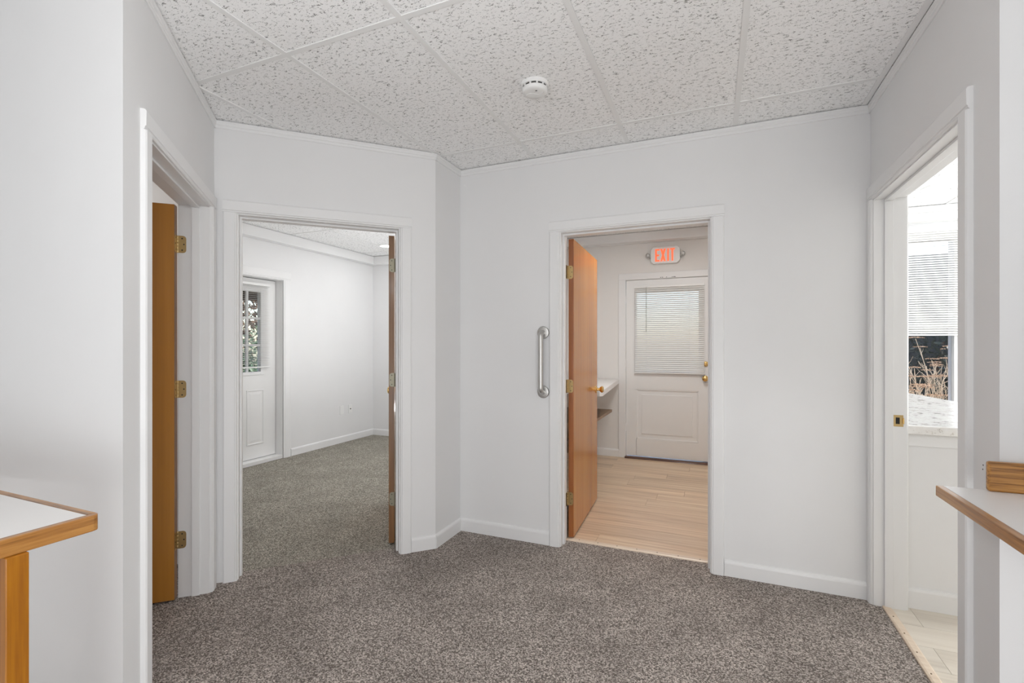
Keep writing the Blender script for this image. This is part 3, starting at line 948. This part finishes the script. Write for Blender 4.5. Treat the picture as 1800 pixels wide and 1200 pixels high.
blind('office_door_blind', (LX, 3.29, 1.9), PI / 2, 0.675, 1.995, 1.055, 0.0215, math.radians(4), 'open white blind on the half glazed office door', wand=(0.05, 0.6), ymount=-0.028, n_cords=(0.17, 0.8))

# ------------------------------------------------------------------ wall plates in the office
def wplate(y, z, label, jack):
    e = empty('wall_plate', (WX, y, z), PI / 2)
    tag(e, label, 'wall plate')
    MB().box(-0.036, 0.036, -0.0055, 0, -0.058, 0.058).build('plate', PLASTIC, e, bevel=0.0025)
    for dz in (-0.045, 0.045):
        MB().lathe([(0.003, 0.0050), (0.003, 0.0062)], Matrix.Translation((0, 0, dz)) @ Matrix.Rotation(PI / 2, 4, 'X'), 8).build('screw', GRID, e)
    if jack:
        MB().lathe([(0.008, 0.005), (0.007, 0.009), (0.005, 0.0095), (0.005, 0.016), (0.002, 0.0165)], Matrix.Rotation(PI / 2, 4, 'X'), 12).build('cable_jack', DARK, e, smooth=True)
wplate(5.025, 0.435, 'blank white wall plate low on the office side wall', False)
wplate(5.185, 0.435, 'white wall plate with a dark cable jack beside the blank one', True)

# ------------------------------------------------------------------ rear hall: exit door
xl0, xl1 = -0.945, -0.045
ef = ((0, BY, 0), 0.0)
e = empty('trim_20', (0, BY, 0))
struct(e, 'white flat frame around the exit door', 'door frame')
for a, b in ((-1.032, -0.952), (-0.038, 0.042)):
    MB().box(a, b, -0.014, 0, 0, 2.062).build('side_casing', TRIM, e, bevel=0.003)
MB().box(-1.032, 0.042, -0.014, 0, 2.062, 2.135).build('head_casing', TRIM, e, bevel=0.003)
for a, b in ((-0.958, -0.950), (-0.040, -0.030)):
    MB().box(a, b, 0, 0.14, 0, 2.07).build('jamb', TRIM, e)
MB().box(-0.95, -0.04, 0, 0.14, 2.060, 2.07).build('head_jamb', TRIM, e)
for x in (-0.565, -0.545, -0.50, -0.44, -0.425, -0.41):
    MB().box(x, x + random.uniform(0.008, 0.02), -0.0148, -0.010, 2.070, 2.076).build('chipped_paint', DARK, e)
MB().prism([(BY - 0.045, -0.004), (BY - 0.040, 0.012), (BY - 0.01, 0.020), (BY + 0.14, 0.020), (BY + 0.14, -0.004)], -0.958, -0.03, 'X').build('sill', DARKWOOD, e, loc=(0, -BY, 0))['label'] = 'dark brown wooden sill'
ed = empty('door_5', (xl0, BY + 0.004, 0))
struct(ed, 'white exit door with a closed blind over its window', 'door')
wE = xl1 - xl0
gx0, gx1, gz0, gz1 = 0.115, 0.785, 1.01, 1.915
zb, zt2 = 0.030, 2.056
px0, px1, pz0, pz1 = 0.112, 0.800, 0.225, 0.80
m = MB()
m.box(0, gx0, 0, 0.044, zb, zt2).box(gx1, wE, 0, 0.044, zb, zt2).box(gx0, gx1, 0, 0.044, gz1, zt2).box(gx0, gx1, 0, 0.044, pz1, gz0)
m.box(px0, gx1, 0, 0.044, zb, pz0).box(px0, gx1, 0.012, 0.034, pz0, pz1)
m.build('door_slab', DOORW, ed)
for (a, b, c, d_) in ((px0, px0 + 0.016, pz0, pz1), (px1 - 0.028, px1 - 0.015, pz0, pz1), (px0, px1 - 0.015, pz1 - 0.014, pz1), (px0, px1 - 0.015, pz0, pz0 + 0.014)):
    MB().box(a, b, 0.003, 0.013, c, d_).build('panel_moulding', DOORW, ed, bevel=0.003)
MB().box(px0 + 0.06, px1 - 0.075, 0.006, 0.013, pz0 + 0.06, pz1 - 0.06).build('door_panel', DOORW, ed, bevel=0.005)
MB().box(gx0, gx1, 0.020, 0.024, gz0, gz1).build('pane', GLASS, ed)
for (a, b, c, d_) in ((gx0 - 0.016, gx0, gz0 - 0.016, gz1 + 0.016), (gx1, gx1 + 0.016, gz0 - 0.016, gz1 + 0.016), (gx0, gx1, gz1, gz1 + 0.016), (gx0, gx1, gz0 - 0.016, gz0)):
    MB().box(a, b, -0.006, 0.0, c, d_).build('glass_stop', TRIM, ed, bevel=0.002)
for z in (0.354, 1.097, 1.833):
    h = empty('hinge', (-0.006, -0.007, z), 0, ed)
    MB().lathe([(0.006, -0.045), (0.0075, -0.044), (0.0075, 0.044), (0.006, 0.045)], None, 10).build('barrel', TRIM, h, smooth=True)
    MB().box(0.005, 0.022, 0.0015, 0.0045, -0.044, 0.044).build('hinge_leaf', TRIM, h)
kx = -0.092 - xl0
k = MB().lathe([(0.033, 0), (0.033, 0.004), (0.028, 0.009), (0.013, 0.012), (0.011, 0.028), (0.020, 0.036), (0.028, 0.046), (0.028, 0.056), (0.020, 0.063), (0.004, 0.066)],
               Matrix.Translation((kx, 0, 0.941)) @ RX)
k.build('door_knob', BRASSP, ed, smooth=True)
d_ = MB().lathe([(0.030, 0), (0.030, 0.005), (0.024, 0.014), (0.012, 0.016), (0.010, 0.020), (0.002, 0.021)], Matrix.Translation((kx + 0.004, 0, 1.100)) @ RX)
d_.build('deadbolt', BRASSP, ed, smooth=True)
MB().box(kx + 0.001, kx + 0.007, -0.034, -0.018, 1.086, 1.114).build('thumb_turn', BRASSP, ed, bevel=0.001)
blind('exit_door_blind', (-0.850, BY + 0.004, 1.9), 0, 0.752, 1.985, 0.985, 0.0222, math.radians(55), 'closed white blind on the exit door window', wand=(0.135, 0.53), ymount=-0.024, n_cords=(0.185, 0.79))

# ------------------------------------------------------------------ exit sign
xs_ = empty('exit_sign', (-0.508, BY, 2.318))
tag(xs_, 'white exit sign with glowing red letters and two round lamp heads', 'exit sign')
w2, h2, c2 = 0.158, 0.094, 0.030
P = [(-w2 + c2, -h2), (w2 - c2, -h2), (w2, -h2 + c2), (w2, h2 - c2), (w2 - c2, h2), (-w2 + c2, h2), (-w2, h2 - c2), (-w2, -h2 + c2)]
MB().prism(P, -0.045, -0.001, 'Y').build('housing', PLASTIC, xs_, bevel=0.004)
for sx in (-1, 1):
    MB().tube([(sx * 0.150, -0.020, -0.025), (sx * 0.172, -0.026, -0.028), (sx * 0.182, -0.034, -0.012)], 0.006, 8).build('lamp_arm', STEEL, xs_, smooth=True)
    lh = empty('lamp_head', (sx * 0.188, -0.030, 0.008), 0, xs_)
    MB().lathe([(0.012, -0.016), (0.021, -0.006), (0.0225, 0.018), (0.0195, 0.020), (0.0165, 0.012)], RX, 20).build('reflector', STEEL, lh, smooth=True)
    MB().lathe([(0.0150, 0.0125), (0.012, 0.016), (0.002, 0.018)], RX, 20).build('bulb_lens', PLASTIC, lh, smooth=True)
def letter(parts, x):
    m = MB()
    hl = 0.070
    for p in parts:
        if p[0] == 'b':
            _, a, b, c, d__ = p
            m.box(x + a, x + b, -0.0475, -0.0452, c * hl, d__ * hl)
        else:
            _, xa, xb = p
            t = 0.0105
            m.prism([(x + xa - t, -hl), (x + xa + t, -hl), (x + xb + t, hl), (x + xb - t, hl)], -0.0475 - 0.0002 * (xa > xb), -0.0452, 'Y')
    return m.build('letter', EXITRED, xs_)
s1_ = 0.018
letter([('b', 0, s1_, -1, 1), ('b', s1_, 0.047, 0.76, 1), ('b', s1_, 0.043, -0.12, 0.12), ('b', s1_, 0.047, -1, -0.76)], -0.108)
letter([('x', 0.012, 0.050), ('x', 0.050, 0.012)], -0.054)
letter([('b', 0, s1_, -1, 1)], 0.022)
letter([('b', 0.016, 0.016 + s1_, -1, 0.76), ('b', 0, 0.050, 0.76, 1)], 0.052)

# ------------------------------------------------------------------ rear hall shelf and counter
sc = empty('shelf_counter', (-1.63, 5.66, 0.875))
tag(sc, 'white countertop along the wall beside the exit door', 'countertop')
P = [(-1.656, 5.655), (-1.030, 5.655), (-0.905, 4.20), (-0.925, 4.165), (-1.20, 4.165), (-1.20, 3.20), (-1.656, 3.20)]
MB().prism([(p[0] + 1.63, p[1] - 5.66) for p in P], 0.0, 0.032).build('laminate_top', LAMINATE, sc, bevel=0.003)
P = [(-1.030, 5.655), (-0.905, 4.20), (-0.925, 4.165), (-0.950, 4.165), (-1.06, 5.655)]
MB().prism([(p[0] + 1.63, p[1] - 5.66) for p in P], -0.018, -0.0002).build('front_lip', LAMINATE, sc, bevel=0.002)
MB().box(-0.02, 0.02, -1.2, -1.16, -0.20, 0.0).build('wall_bracket', LAMINATE, sc)
bs = empty('wooden_shelf', (-1.63, 5.66, 0.575))
tag(bs, 'brown wooden shelf below the white countertop by the exit door', 'shelf')
MB().box(-0.026, 0.598, -2.40, -0.40, 0.0, 0.028).build('board', SHELFW, bs, bevel=0.002)
MB().box(0.36, 0.50, -0.75, -0.70, -0.05, -0.0005).build('bracket', DARKWOOD, bs)
MB().box(-0.026, 0.40, -2.2, -2.165, -0.06, -0.0005).build('bracket', DARKWOOD, bs)
MB().box(-0.026, 0.36, -0.75, -0.70, -0.06, -0.0005).build('bracket', DARKWOOD, bs)
bs2 = empty('low_wooden_shelf', (-1.63, 5.66, 0.30))
tag(bs2, 'low brown wooden shelf seen through the hinge gap of the orange door', 'shelf')
MB().box(-0.026, 0.40, -2.40, -0.9, 0.0, 0.028).build('board', SHELFW, bs2, bevel=0.002)
for y in (-2.1, -1.2):
    MB().box(-0.026, 0.30, y, y + 0.035, -0.06, -0.0005).build('bracket', DARKWOOD, bs2)

# ------------------------------------------------------------------ kitchen: stone counter, window, blind
kc = empty('stone_counter', (0.878, 2.98, 0))
tag(kc, 'veined white stone countertop on a white panelled base', 'counter')
MB().box(0.001, 0.64, 0.0, 1.93, 0.0, 0.868).build('base_panel', WALL, kc)
MB().box(0.001, 0.655, -0.008, 0.0, 0.806, 0.868).build('apron', TRIM, kc, bevel=0.002)
MB().prism([(0.0, 0.0), (-0.013, 0.0), (-0.013, 0.085), (-0.009, 0.098), (0.0, 0.100)], 0.001, 0.655, 'X').build('plinth', TRIM, kc)
MB().prism([(0.001, -0.035), (0.692, -0.035), (0.692, 1.30), (0.60, 2.0), (0.001, 2.0)], 0.868, 0.911).build('stone_top', GRANITE, kc, bevel=0.004)

kw = empty('window_1', (WXA, BY, 0))
struct(kw, 'kitchen window with dry shrubs behind it below the blind', 'window')
ww = WXB - WXA
for a, b, c, d_ in ((-0.07, 0.0, WZ0 - 0.07, WZ1 + 0.07), (ww, ww + 0.085, WZ0 - 0.07, WZ1 + 0.07), (0, ww, WZ1, WZ1 + 0.07), (0, ww, WZ0 - 0.07, WZ0)):
    MB().box(a, b, -0.015, 0, c, d_).build('window_casing', TRIM, kw, bevel=0.003)
for a, b, c, d_ in ((0.0, 0.035, WZ0, WZ1), (ww - 0.030, ww, WZ0, WZ1), (0.035, ww - 0.030, WZ1 - 0.035, WZ1), (0.035, ww - 0.030, WZ0, WZ0 + 0.02)):
    MB().box(a, b, 0.0, 0.13, c, d_).build('sash_frame', TRIM, kw)
MB().box(0.035, ww - 0.030, 0.05, 0.085, 1.465, 1.505).build('meeting_rail', TRIM, kw)
MB().box(0.035, ww - 0.030, 0.06, 0.064, WZ0 + 0.02, 1.465).build('pane', GLASS, kw)
MB().box(0.035, ww - 0.030, 0.07, 0.074, 1.505, WZ1 - 0.035).build('pane', GLASS, kw)
blind('window_blind', (WXA - 0.09, BY, 1.4), 0, 1.13, 2.39, 1.395, 0.0215, math.radians(48), 'lowered white blind over the upper part of the shrub window', ymount=-0.035, n_cords=(0.15, 0.62, 0.9), rail_t=0.030)

# ------------------------------------------------------------------ outdoors
def soil():
    m = Mat('dry_soil', 0.95)
    v = m.coords()
    m.color(m.ramp(m.noise(v, 6, 6, 0.7), [(0.3, (0.16, 0.12, 0.09)), (0.7, (0.36, 0.30, 0.24))]))
    return m.m
struct(MB().box(-14, 14, BY + 0.14, 20, -0.35, -0.30).build('ground', soil()), 'bare brown garden soil outside the window', 'ground')
struct(MB().box(-14, OX, -8, BY + 0.14, -0.35, -0.30).build('ground', soil()), 'bare brown garden soil outside the office door', 'ground')
LEAFM = Mat('evergreen_leaf', 0.5, (0.05, 0.10, 0.05)).m
LEAFD = Mat('dark_evergreen_leaf', 0.6, (0.022, 0.040, 0.036)).m
STEMM = Mat('dry_stem', 0.8, (0.62, 0.54, 0.42)).m
HEADM = Mat('dry_flower_head', 0.9, (0.50, 0.36, 0.25)).m
BRICK = Mat('red_brick', 0.9, (0.42, 0.13, 0.09)).m
SIDING = Mat('brown_porch_wood', 0.7, (0.09, 0.055, 0.04)).m
def leaf_mass(name, c, r, n, size, mat, label, cat, seed, parent=None):
    random.seed(seed)
    m = MB()
    for k in range(n):
        while True:
            p = Vector([random.uniform(-1, 1) for _ in range(3)])
            if 0.25 < p.length < 1:
                break
        q = Vector((c[0] + p.x * r[0], c[1] + p.y * r[1], c[2] + p.z * r[2]))
        a = Vector([random.gauss(0, 1) for _ in range(3)]).normalized()
        b = a.cross(Vector([random.gauss(0, 1) for _ in range(3)])).normalized()
        s = size * random.uniform(0.6, 1.3)
        m.add([q - a * s, q - b * s * 0.35, q + a * s, q + b * s * 0.35], [(0, 1, 2, 3)])
    o = m.build(name, mat, parent)
    if not parent:
        tag(o, label, cat)
    else:
        o['kind'] = 'stuff'
    return o
# hedge behind the window
hg = empty('evergreen_hedge', (2.4, 8.6, -0.30))
tag(hg, 'dark evergreen hedge behind the dry shrub outside the window', 'hedge')
leaf_mass('foliage', (0, 0, 1.35), (2.6, 0.6, 1.35), 9000, 0.055, LEAFD, None, None, 21, hg)
m = MB()
for k in range(9):
    x = -2.2 + 0.55 * k
    m.tube([(x, 0, 0), (x + random.uniform(-0.1, 0.1), 0.05, 1.2), (x + random.uniform(-0.2, 0.2), 0, 2.2)], [0.035, 0.025, 0.008], 6)
m.build('trunks', SIDING, hg)['kind'] = 'stuff'
struct(MB().box(-0.2, 6.2, 9.3, 9.4, -0.30, 2.7).build('wall_garden', Mat('blue_grey_siding', 0.8, (0.07, 0.09, 0.105)).m), 'blue grey boarded wall behind the hedge', 'wall')
def dry_shrub(x, y, h, n, seed, label):
    random.seed(seed)
    e = empty('dry_shrub', (x, y, -0.30))
    tag(e, label, 'shrub')
    for k in range(n):
        a = random.uniform(0, 2 * PI)
        sp = random.uniform(0.1, 0.62) * h * 0.55
        top = Vector((math.cos(a) * sp, math.sin(a) * sp * 0.7, h * random.uniform(0.7, 1.0)))
        st = Vector((random.uniform(-0.12, 0.12), random.uniform(-0.1, 0.1), 0))
        mid = st.lerp(top, 0.55) + Vector((random.uniform(-0.06, 0.06), random.uniform(-0.05, 0.05), 0.06))
        MB().tube([st, st.lerp(mid, 0.5), mid, mid.lerp(top, 0.5) + Vector((0.01, 0, 0.01)), top], [0.0065, 0.0055, 0.0045, 0.0035, 0.003], 5).build('stem', STEMM, e)
        m = MB()
        for j in range(4):
            b = mid.lerp(top, random.uniform(0.0, 0.8))
            d = Vector((random.uniform(-1, 1), random.uniform(-1, 1), random.uniform(0.3, 1.2))).normalized() * random.uniform(0.06, 0.16)
            m.tube([b, b + d * 0.6, b + d + Vector((0, 0, 0.02))], [0.003, 0.0022, 0.0016], 4)
        m.build('twigs', STEMM, e)['kind'] = 'stuff'
        if random.random() < 0.75:
            m = MB()
            R0 = random.uniform(0.045, 0.085)
            for j in range(70):
                rr = R0 * math.sqrt(random.random())
                aa = random.uniform(0, 2 * PI)
                q = top + Vector((rr * math.cos(aa), rr * math.sin(aa), 0.012 + 0.25 * (R0 - rr) * random.uniform(0.4, 1)))
                u = Vector([random.gauss(0, 1) for _ in range(3)]).normalized() * 0.006
                v = u.cross(Vector([random.gauss(0, 1) for _ in range(3)])).normalized() * 0.006
                m.add([q - u, q - v, q + u, q + v], [(0, 1, 2, 3)])
            m.build('flower_head', HEADM, e)
    return e
dry_shrub(1.95, 6.40, 1.40, 44, 31, 'dry tan shrub with flat flower heads close behind the window')
dry_shrub(2.62, 7.35, 1.70, 34, 32, 'taller dry tan shrub beside the one close to the window')
dry_shrub(1.75, 7.45, 1.35, 22, 33, 'dry tan shrub in front of the dark hedge')
bw_ = empty('brick_edging', (1.9, 6.1, -0.30))
tag(bw_, 'low red brick garden edging below the window', 'brick edging')
pr = None
for j in range(12):
    for i in range(6):
        x = -0.55 + i * 0.215 + (0.1 if j % 2 else 0)
        if pr is None:
            pr = MB().box(0, 0.205, 0, 0.1, 0, 0.06).build('brick', BRICK, bw_, bevel=0.004)
            pr.location = (x, 0, j * 0.068)
        else:
            dup(pr, bw_, (x, random.uniform(-0.003, 0.003), j * 0.068))
MB().box(-0.5, 0.8, 0.01, 0.09, 0, 12 * 0.068 - 0.012).build('mortar', GRID, bw_)
# outside the office door: porch roof and shrubs
pr_ = empty('porch_roof', (OX - 1.1, 3.6, 2.2))
tag(pr_, 'dark brown porch roof outside the half glazed door', 'porch roof')
MB().box(-0.9, 0.9, -1.6, 2.4, -0.12, 0.0).build('roof_deck', SIDING, pr_)
for k in range(6):
    MB().box(-0.9, 0.9, -1.5 + 0.7 * k, -1.42 + 0.7 * k, -0.24, -0.12).build('rafter', SIDING, pr_)
for y in (-1.5, 2.2):
    MB().box(-0.86, -0.76, y, y + 0.10, -2.5, -0.24).build('post', SIDING, pr_)
for i, (x, y, h, n, lab) in enumerate(((-8.2, 5.5, 0.95, 3500, 'bushy green shrub outside the half glazed door'), (-9.0, 7.8, 1.15, 3500, 'larger green shrub farther along the office wall'),
                                  (-7.6, 3.4, 0.75, 2500, 'low green shrub straight outside the half glazed door'))):
    e = empty('green_shrub', (x, y, -0.30))
    tag(e, lab, 'shrub')
    leaf_mass('foliage', (0, 0, h), (0.95, 0.95, h * 0.85), n, 0.05, LEAFM, None, None, 40 + i, e)
    MB().tube([(0, 0, 0), (0.02, 0.02, h * 0.6), (0, 0.05, h)], [0.04, 0.03, 0.015], 7).build('stem', SIDING, e)
tr = empty('bare_tree', (-11.5, 8.0, -0.30))
tag(tr, 'brown leafed tree standing beyond the office door shrubs', 'tree')
MB().tube([(0, 0, 0), (0.05, 0, 1.5), (0.1, 0.1, 3.2)], [0.14, 0.11, 0.05], 8).build('trunk', SIDING, tr)
leaf_mass('foliage', (0, 0, 2.6), (2.0, 2.6, 1.5), 4000, 0.09, Mat('brown_leaf', 0.7, (0.12, 0.075, 0.045)).m, None, None, 51, tr)
